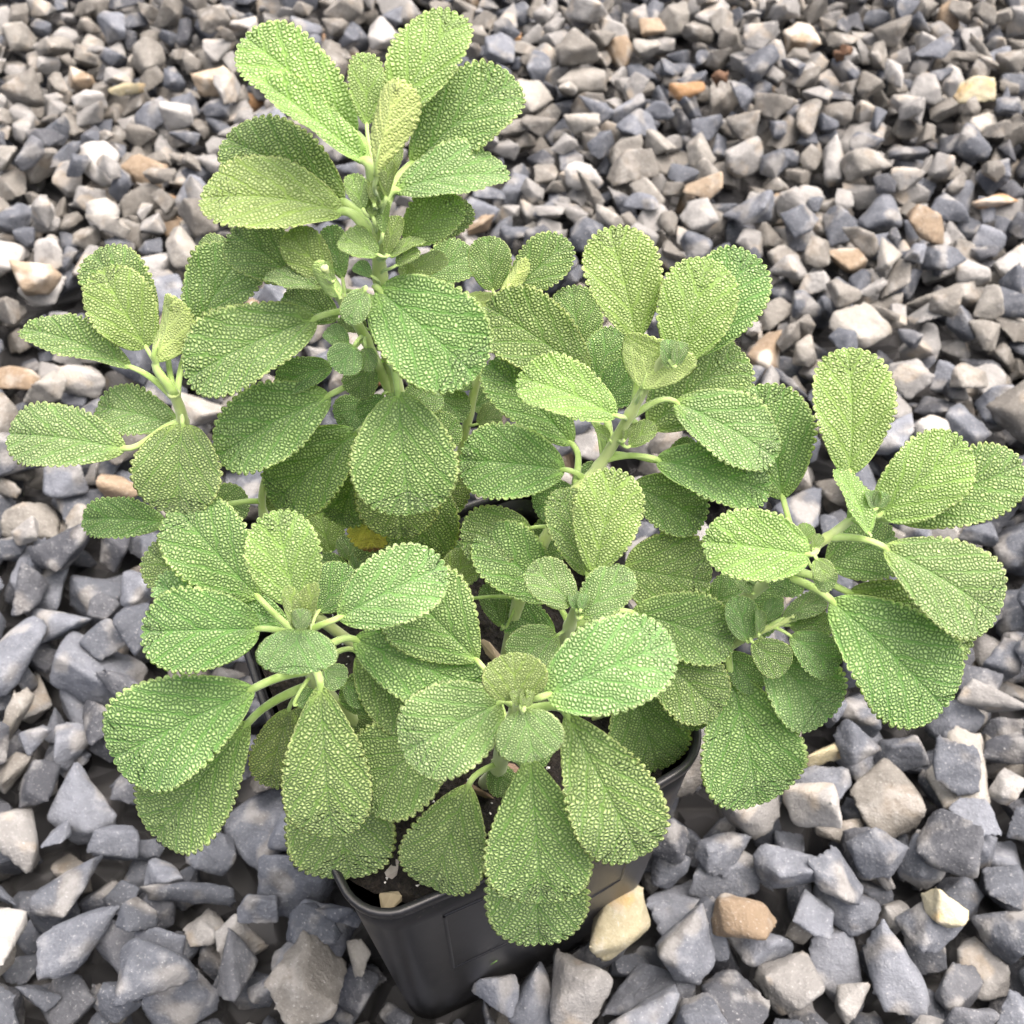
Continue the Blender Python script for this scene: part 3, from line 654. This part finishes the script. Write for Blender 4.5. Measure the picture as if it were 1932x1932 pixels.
# --- short shoot below it
leaf('S9', (1452, 1226), (1562, 1354), 142, P_, A=(1425, 1195), dz=-.4, n=(.1, 0))
leaf('S9', (1492, 1200), (1578, 1262), 78, P_, A=(1450, 1185), dz=.2)
leaf('S9', (1420, 1212), (1484, 1264), 68, A=(1420, 1198), dz=.4)
leaf('S9', (1410, 1210), (1388, 1128), 62, P_, A=(1425, 1196), dz=.2, curl=.7)
leaf('S9', (1478, 1166), (1558, 1128), 48, P_, A=(1440, 1190), dz=.3, curl=.5)
leaf('S9', (1490, 1180), (1570, 1180), 60, A=(1450, 1185), dz=-.2)
leaf('S9', (1440, 1170), (1470, 1130), 40, A=(1430, 1190), dz=.2)
leaf('S9', (1432, 1196), (1432, 1150), 22, P_, A=(1430, 1195), dz=.5, curl=1.2)
leaf('S9', (1378, 1270), (1428, 1514), 184, A=(1370, 1222), dz=.1, n=(.1, -.1), bend=.1, shape=0.78)
leaf('S9', (1368, 1232), (1432, 1302), 62, A=(1370, 1222), dz=-.2)
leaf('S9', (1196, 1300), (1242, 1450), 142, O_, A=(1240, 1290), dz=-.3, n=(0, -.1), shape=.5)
leaf('S5', (1340, 1150), (1390, 1090), 60, A=(1330, 1190), dz=-.2)
leaf('S5', (1420, 1120), (1395, 1075), 44, P_, A=(1430, 1120), dz=.1)

# --- low inner leaves that close the middle of the bush
for sh, B, T, w, tone, A, dz in [
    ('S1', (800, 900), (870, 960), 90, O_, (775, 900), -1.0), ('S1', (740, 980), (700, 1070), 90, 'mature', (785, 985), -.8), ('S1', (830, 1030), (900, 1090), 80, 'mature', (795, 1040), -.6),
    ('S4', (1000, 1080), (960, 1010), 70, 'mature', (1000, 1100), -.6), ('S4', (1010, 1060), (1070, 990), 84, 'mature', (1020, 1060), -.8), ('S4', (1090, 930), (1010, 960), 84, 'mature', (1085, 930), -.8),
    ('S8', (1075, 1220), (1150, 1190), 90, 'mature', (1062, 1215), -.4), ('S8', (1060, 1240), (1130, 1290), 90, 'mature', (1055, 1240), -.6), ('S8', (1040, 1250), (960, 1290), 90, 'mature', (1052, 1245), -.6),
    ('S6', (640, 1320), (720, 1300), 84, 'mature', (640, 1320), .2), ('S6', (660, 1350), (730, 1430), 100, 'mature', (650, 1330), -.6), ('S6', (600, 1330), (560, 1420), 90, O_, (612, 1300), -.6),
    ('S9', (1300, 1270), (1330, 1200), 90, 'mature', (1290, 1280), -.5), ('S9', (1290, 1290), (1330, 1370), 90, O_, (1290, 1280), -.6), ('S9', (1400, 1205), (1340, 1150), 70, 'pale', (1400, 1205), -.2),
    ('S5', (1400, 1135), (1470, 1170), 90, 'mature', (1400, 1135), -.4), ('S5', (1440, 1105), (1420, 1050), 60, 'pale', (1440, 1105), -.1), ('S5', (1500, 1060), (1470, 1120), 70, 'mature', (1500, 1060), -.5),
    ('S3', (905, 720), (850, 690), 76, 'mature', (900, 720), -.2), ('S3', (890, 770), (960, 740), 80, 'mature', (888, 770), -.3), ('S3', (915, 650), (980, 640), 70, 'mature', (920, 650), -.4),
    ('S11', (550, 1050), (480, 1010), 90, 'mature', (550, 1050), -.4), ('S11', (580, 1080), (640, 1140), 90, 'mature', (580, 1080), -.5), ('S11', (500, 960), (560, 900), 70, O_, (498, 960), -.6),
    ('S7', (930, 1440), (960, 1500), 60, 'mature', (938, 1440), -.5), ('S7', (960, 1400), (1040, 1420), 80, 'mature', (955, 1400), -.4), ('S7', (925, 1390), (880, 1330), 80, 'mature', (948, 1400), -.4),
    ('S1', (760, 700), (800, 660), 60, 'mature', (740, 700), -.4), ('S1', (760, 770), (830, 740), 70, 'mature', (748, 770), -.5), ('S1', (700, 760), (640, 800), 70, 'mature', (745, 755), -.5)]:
    leaf(sh, B, T, w, tone, A=A, dz=dz)

# ------------------------------------------------------------------ gravel: stones are dropped one after another onto a height map
def stone_shape(seed, dims, npts):
    r = np.random.default_rng(seed); bm = bmesh.new()
    for p in r.normal(size=(npts, 3)):
        p = p / np.linalg.norm(p); p = np.sign(p) * np.abs(p) ** .72; p = p * (.82 + .18 * r.random())
        bm.verts.new([p[k] * dims[k] / 2 for k in range(3)])
    bmesh.ops.convex_hull(bm, input=bm.verts[:])
    bmesh.ops.delete(bm, geom=[v for v in bm.verts if not v.link_faces], context='VERTS')
    me = bpy.data.meshes.new('tmp'); bm.to_mesh(me); bm.free()
    ob = bpy.data.objects.new('tmp', me); COL.objects.link(ob)
    md = ob.modifiers.new('r', 'REMESH'); md.mode = 'VOXEL'; md.voxel_size = .042
    sm = ob.modifiers.new('s', 'SMOOTH'); sm.factor = .5; sm.iterations = 1
    dg = bpy.context.evaluated_depsgraph_get(); e = ob.evaluated_get(dg); m2 = bpy.data.meshes.new_from_object(e)
    bpy.data.objects.remove(ob); bpy.data.meshes.remove(me)
    off = Vector((seed * 3.7, seed * 1.3, 0))
    for v in m2.vertices:
        p = v.co * 3.2 + off; k = noise.noise(p) * .022 + noise.noise(p * 2.7) * .012
        v.co += v.normal * k
    m2.polygons.foreach_set('use_smooth', [True] * len(m2.polygons))
    lo_o = bpy.data.objects.new('tmp', m2); COL.objects.link(lo_o)
    dm = lo_o.modifiers.new('d', 'DECIMATE'); dm.ratio = min(1, 420 / max(1, len(m2.polygons) * 2))
    dg = bpy.context.evaluated_depsgraph_get(); lo = bpy.data.meshes.new_from_object(lo_o.evaluated_get(dg)); bpy.data.objects.remove(lo_o)
    m2.name = 'gravel_stone'
    return m2, lo
SHAPES = []
_r = random.Random(5)
for i in range(26):
    long_ = i >= 21
    d = (1.0, _r.uniform(.62, .9), _r.uniform(.5, .72)) if not long_ else (1.0, _r.uniform(.32, .45), _r.uniform(.25, .35))
    hi, lo = stone_shape(100 + i, d, _r.choice([9, 10, 11, 13, 15]))
    hv = np.array([v.co for v in hi.vertices]); lv = np.array([v.co for v in lo.vertices]); lf = [tuple(p.vertices) for p in lo.polygons]
    SHAPES.append((hi, hv, lv, lf, long_))

GX0, GX1, GY0, GY1, CELL = -.64, .64, -.10, .95, .0016
NX, NY = int((GX1 - GX0) / CELL), int((GY1 - GY0) / CELL)
HM = np.full((NY, NX), -.050); OWN = np.full((NY, NX), -1, np.int32)
gx = GX0 + (np.arange(NX) + .5) * CELL; gy = GY0 + (np.arange(NY) + .5) * CELL
XX, YY = np.meshgrid(gx, gy)
lx = (XX - POT_C.x) * math.cos(POT_A) + (YY - POT_C.y) * math.sin(POT_A); ly = -(XX - POT_C.x) * math.sin(POT_A) + (YY - POT_C.y) * math.cos(POT_A)
inpot = np.maximum(abs(lx), abs(ly)) < half_at(-.014) + .0005
outside = (abs(XX) > .31 + .42 * np.clip(YY - .05, 0, 1) + .03)
HM[inpot] = 1.0
SCORE = HM.copy(); 
STONES = []; SPEC = None
def rot_for(rr, long_=False, yaw=None, tilt=.5):
    yaw = rr.uniform(0, 6.283) if yaw is None else yaw
    return (Matrix.Rotation(yaw, 3, 'Z') @ Matrix.Rotation(rr.gauss(0, tilt), 3, 'X') @ Matrix.Rotation(rr.gauss(0, tilt * .7), 3, 'Y'))
def footprint(si, R, s):
    v = SHAPES[si][1] @ np.array(R).T * s
    ix = np.floor(v[:, 0] / CELL).astype(int); iy = np.floor(v[:, 1] / CELL).astype(int)
    x0, y0 = ix.min(), iy.min(); W, H_ = ix.max() - x0 + 1, iy.max() - y0 + 1
    tp = np.full((H_, W), -9.); bt = np.full((H_, W), 9.)
    np.maximum.at(tp, (iy - y0, ix - x0), v[:, 2]); np.minimum.at(bt, (iy - y0, ix - x0), v[:, 2])
    return x0, y0, tp, bt
def rest(fp, cx, cy):
    x0, y0, tp, bt = fp; a, b = cy + y0, cx + x0; H_, W = tp.shape
    if a < 0 or b < 0 or a + H_ > NY or b + W > NX: return None
    if SPEC is not None and (SPEC[a:a + H_, b:b + W] & (bt < 8)).sum() > .06 * (bt < 8).sum(): return None
    d = HM[a:a + H_, b:b + W] - bt; d[bt > 8] = -9
    return np.partition(d.ravel(), -4)[-4] - .0004          # a hair of settling
def put(si, R, s, fp, cx, cy, z, cls, special=None):
    x0, y0, tp, bt = fp; a, b = cy + y0, cx + x0; H_, W = tp.shape
    t = tp + z; m = (tp > -8) & (t > HM[a:a + H_, b:b + W])
    HM[a:a + H_, b:b + W][m] = t[m]; OWN[a:a + H_, b:b + W][m] = len(STONES)
    STONES.append(dict(si=si, R=R, s=s, loc=(GX0 + (cx + .0) * CELL, GY0 + (cy + .0) * CELL, z), cls=cls, special=special))
rr = random.Random(21)
def pick_class(y):
    warm = min(1, max(0, (y - .12) / .5))  # farther stones warmer, paler: partly own tone, partly warm far light put in colour
    return rr.choices(range(7), [.64 - .44 * warm, .18 - .13 * warm, .11 + .27 * warm, .06 + .27 * warm, .006 + .035 * warm, .001, .001 + .004 * warm])[0]
def drop(count, tries, zmax, bare=False):
    free = ~inpot & ~outside
    placed = 0; pool = None
    for i in range(count):
        if i % 60 == 0:
            k = 5; sub = HM[::k, ::k]; ok = free[::k, ::k] & (sub < .05); th = np.quantile(sub[ok], .22); pool = np.argwhere(ok & ((OWN[::k, ::k] < 0) if bare else (sub <= th))) * k
            if len(pool) < 40: break
        cy, cx = pool[rr.randrange(len(pool))]
        s = min(.046, max(.018, rr.lognormvariate(math.log(.0262), .23))) * (1.03 - .12 * min(1, max(0, (GY0 + cy * CELL - .12) / .5))); si = rr.randrange(21) if rr.random() < .93 else rr.randrange(21, 26)
        R = rot_for(rr); fp = footprint(si, R, s * (1.25 if si > 20 else 1)); best = None
        for t in range(tries):
            jx, jy = int(cx + rr.gauss(0, 5)), int(cy + rr.gauss(0, 5)); z = rest(fp, jx, jy)
            if z is not None and (best is None or z < best[0]): best = (z, jx, jy)
        if best is None or best[0] >= zmax:      # too big for the hollow: try a smaller stone there
            s *= .66; fp = footprint(si, R, s * (1.25 if si > 20 else 1)); best = None
            for t in range(tries):
                jx, jy = int(cx + rr.gauss(0, 3)), int(cy + rr.gauss(0, 3)); z = rest(fp, jx, jy)
                if z is not None and (best is None or z < best[0]): best = (z, jx, jy)
        if best and best[0] < zmax:
            put(si, R, s * (1.25 if si > 20 else 1), fp, best[1], best[2], best[0], pick_class(GY0 + best[2] * CELL)); placed += 1
    return placed
drop(2600, 3, .01, bare=True); drop(1000, 5, .01)
# particular stones one can find in the photograph: picture position, length and breadth there, colour class, bearing, label
SPECIAL = [
 (60, 517, 118, 4, 10, 3, 'big tan stone with pale patch left of the left shoot'),
 (165, 342, 86, 3, 70, 5, 'nearly white chunky stone left of the tall shoot'),
 (268, 300, 112, 4, -15, 8, 'pinkish tan pointed stone behind the left shoot'),
 (395, 120, 92, 4, -10, 2, 'cream and tan wedge stone at the far upper left'),
 (1795, 528, 205, 2, 12, 22, 'long flat brownish stone bar lying behind the right shoot'),
 (1845, 152, 86, 5, -8, 6, 'bright yellowish cream stone far behind the plant'),
 (1300, 155, 78, 6, 5, 1, 'rusty orange stone beside the dried brown scrap'),
 (1522, 45, 92, 4, 5, 9, 'peach tan stone far behind the plant'),
 (1780, 1712, 108, 5, -20, 3, 'cream yellow stone among grey ones right of the pot'),
 (1412, 1735, 150, 4, -28, 11, 'tan faced grey stone right of the pot'),
 (1152, 1742, 185, 5, 25, 2, 'large cream and grey stone leaning on the pot wall'),
 (1300, 1762, 175, 0, -60, 7, 'large blue-grey stone with white edge beside the cream stone'),
 (168, 1748, 262, 0, 38, 21, 'long blade-shaped grey stone left of the pot'),
 (300, 1852, 195, 0, 10, 4, 'large flat blue-grey slab left of the pot'),
 (592, 1852, 205, 2, 50, 10, 'large rough grey stone touching the left pot corner'),
 (1515, 1842, 160, 3, 0, 12, 'rough pale grey stone in front right of the pot'),
 (1690, 1485, 160, 2, -60, 13, 'faceted grey stone with a bright face right of the pot'),
 (435, 1800, 150, 1, 75, 14, 'dark grey oval stone left of the pot'),
 (48, 955, 135, 2, 25, 15, 'brownish slab stone below the left shoot'),
 (225, 905, 95, 4, 20, 16, 'pinkish stone under the left shoot leaf'),
 (1590, 1650, 150, 0, -45, 17, 'smooth blue-grey stone pointing to the cream yellow one'),
 (1380, 1590, 130, 0, 15, 18, 'blue-grey stone with greenish tint near the pot'),
 (120, 1650, 170, 0, 60, 19, 'big steep-sided blue-grey stone left of the pot'),
 (1890, 355, 120, 6, 15, 23, 'rust streaked elongated stone far right behind the plant'),
]
for px, py, lpx, cls, ang, si, lab in SPECIAL:
    p = at_h(px, py, -.014); _, t = proj(p); s = lpx / FPX * t * 1.04
    R = rot_for(rr, yaw=math.radians(ang), tilt=.12); fp = footprint(si, R, s)
    cx, cy = int((p.x - GX0) / CELL), int((p.y - GY0) / CELL); z = rest(fp, cx, cy)
    if z is None: continue
    # settle: a stone this size has pushed its small neighbours down and aside
    put(si, R, s, fp, cx, cy, min(max(z - .003, -.026), -.004), cls, lab)
SPEC = np.isin(OWN, [i for i, s in enumerate(STONES) if s['special']])
drop(2800, 7, -.006)

# what the camera sees of each stone decides which ones are built singly
poly_mask = np.zeros((242, 242), bool)
gxp, gyp = np.meshgrid(np.arange(242) * 8 + 4, np.arange(242) * 8 + 4)
for P in LEAF_POLYS:
    P = np.array(P); ins = np.zeros_like(poly_mask)
    x0, y0 = P.min(0); x1, y1 = P.max(0); bb = (gxp >= x0) & (gxp <= x1) & (gyp >= y0) & (gyp <= y1)
    if not bb.any(): continue
    qx, qy = gxp[bb], gyp[bb]; c = np.zeros(len(qx), bool); j = len(P) - 1
    for i in range(len(P)):
        xi, yi = P[i]; xj, yj = P[j]
        if abs(yj - yi) > 1e-9: c ^= ((yi > qy) != (yj > qy)) & (qx < (xj - xi) * (qy - yi) / (yj - yi) + xi)
        j = i
    ins[bb] = c; poly_mask |= ins
vis = np.zeros(len(STONES))
ii = OWN >= 0; px_ = XX[ii]; py_ = YY[ii]; pz_ = HM[ii]; ow = OWN[ii]
ry = py_ * math.cos(PITCH) - (pz_ - CAM_H) * math.sin(PITCH)
uy = py_ * math.sin(PITCH) + (pz_ - CAM_H) * math.cos(PITCH)
sx = 966 + FPX * px_ / ry; sy = 966 - FPX * uy / ry
ok = (sx > 0) & (sx < 1932) & (sy > 0) & (sy < 1932) & (ry > .02)
ok[ok] &= ~poly_mask[(sy[ok] // 8).astype(int).clip(0, 241), (sx[ok] // 8).astype(int).clip(0, 241)]
np.add.at(vis, ow[ok], 1.0 / ry[ok] ** 2)
order = np.argsort(-vis)
single = set(int(i) for i in order[:300]) | {i for i, s in enumerate(STONES) if s['special']}
while len(single) > 300:
    drop_i = next(int(i) for i in order[::-1] if int(i) in single and not STONES[int(i)]['special']); single.discard(drop_i)
MARKS = ['big tan stone', 'white chunky stone', 'pinkish pointed stone', 'cream wedge stone', 'long flat stone bar', 'bright yellowish stone',
 'rusty orange stone', 'peach tan stone', 'cream yellow stone', 'tan faced stone', 'cream stone on the pot wall', 'white edged blue-grey stone',
 'blade-shaped stone', 'flat blue-grey slab', 'rough stone at the left pot corner', 'rough pale stone', 'bright faced stone', 'dark oval stone',
 'brownish slab', 'pinkish stone under the leaf', 'smooth pointing stone', 'greenish tinted stone', 'steep-sided stone', 'rust streaked stone']
marks = {lab[-1]: m for lab, m in zip(SPECIAL, MARKS)}
mpos = [(marks[s['special']], s['loc']) for s in STONES if s['special']]
fam = {}
for i in sorted(single):
    s = STONES[i]
    if s['special']: continue
    hv = SHAPES[s['si']][1]; ext = np.ptp(hv @ np.array(s['R']).T * s['s'], axis=0)
    size = 'small' if s['s'] < .0215 else 'large' if s['s'] > .030 else 'mid-sized'
    form = 'long slender' if SHAPES[s['si']][4] else 'flat lying' if ext[2] < .55 * min(ext[0], ext[1]) else 'upright' if ext[2] > .95 * min(ext[0], ext[1]) else 'blocky'
    mk, mp = min(mpos, key=lambda q: (q[1][0] - s['loc'][0]) ** 2 + (q[1][1] - s['loc'][1]) ** 2)
    fam.setdefault((size, form, STONE_CLASSES[s['cls']][0], mk), []).append(((mp[0] - s['loc'][0]) ** 2 + (mp[1] - s['loc'][1]) ** 2, i))
ORD = ['nearest', 'second nearest', 'third nearest', 'fourth nearest', 'fifth nearest', 'sixth nearest', 'seventh nearest', 'eighth nearest', 'ninth nearest', 'tenth nearest']
LAB = {}
for (size, form, cn, mk), lst in fam.items():
    for q, (_, i) in enumerate(sorted(lst)): LAB[i] = f'{size} {form} {cn} stone ' + (f'near the {mk}' if len(lst) == 1 else f'{ORD[min(q, 9)]} to the {mk}')
SV, SF, SM = [], [], []
base = 0
for i, s in enumerate(STONES):
    hi, hv, lv, lf, long_ = SHAPES[s['si']]
    cname, cmat = STONE_CLASSES[s['cls']]
    if i in single:
        o = bpy.data.objects.new('gravel_stone', hi); COL.objects.link(o)
        if not hi.materials: hi.materials.append(STONE_CLASSES[0][1])
        o.material_slots[0].link = 'OBJECT'; o.material_slots[0].material = cmat
        o.matrix_world = Matrix.Translation(s['loc']) @ s['R'].to_4x4() @ Matrix.Scale(s['s'], 4)
        if s['special']: tag(o, s['special'], 'stone')
        else: tag(o, LAB[i], 'stone', f'{cname} gravel stones around the pot')
    else:
        v = lv @ np.array(s['R']).T * s['s'] + np.array(s['loc'])
        SV.append(v); SF += [tuple(k + base for k in f) for f in lf]; SM += [s['cls']] * len(lf); base += len(v)
grv = mesh_obj('gravel', np.concatenate(SV).tolist(), SF, [m for _, m in STONE_CLASSES])
grv.data.set_sharp_from_angle(angle=math.radians(24))
grv.data.polygons.foreach_set('material_index', np.array(SM, np.int32))
tag(grv, 'bed of loose crushed grey gravel around and behind the pot', 'gravel', kind='stuff')

# ------------------------------------------------------------------ small things
M_DRY = plain('dry_brown_leaf', (.15, .085, .05), scale=400, bump=.001)
for i, (px, py, lab) in enumerate([(1358, 158, 'dried brown leaf scrap beside the rusty orange stone'), (1590, 110, 'small dried brown leaf scrap far behind the plant')]):
    p = at_h(px, py, -.010); V = []; F = []
    for a in range(9):
        for b in range(4):
            u, v = a / 8, b / 3 - .5; V.append(Vector((v * .013 * math.sin(math.pi * min(.97, u * .9 + .08)) + .0012 * math.sin(u * 9 + b), .0016 * math.sin(u * 11 + 2.1 * b) + v * v * .02, (u - .35) * .012)))
    for a in range(8):
        for b in range(3): F.append((a * 4 + b, a * 4 + b + 1, a * 4 + b + 5, a * 4 + b + 4))
    o = mesh_obj('dry_leaf', V, F, M_DRY); o.location = p; o.rotation_euler = (.7 + .3 * i, .4, .6 + i)
    md = o.modifiers.new('thickness', 'SOLIDIFY'); md.thickness = .0004; tag(o, lab, 'dry leaf')
# green sliver stuck to the pot's face
lz = .012; s0 = -.0285
loc = Matrix.Translation(POT_C) @ RZ @ face_pt(s0 + .012, lz, .0006)
v, f = lump(12, (.0042, .0006, .0013), 77); o = mesh_obj('leaf_fragment', v, f, plain('fresh_green', (.16, .32, .06)), smooth=True)
o.location = loc; o.rotation_euler = (0, math.radians(-25), POT_A); tag(o, 'tiny green leaf sliver stuck on the black pot wall', 'leaf fragment')
print('uncovered', float((OWN[~inpot & ~outside] < 0).mean()), 'stones', len(STONES), 'single', len(single), 'leaves', len(LEAF_POLYS), 'stuff faces', len(SF))
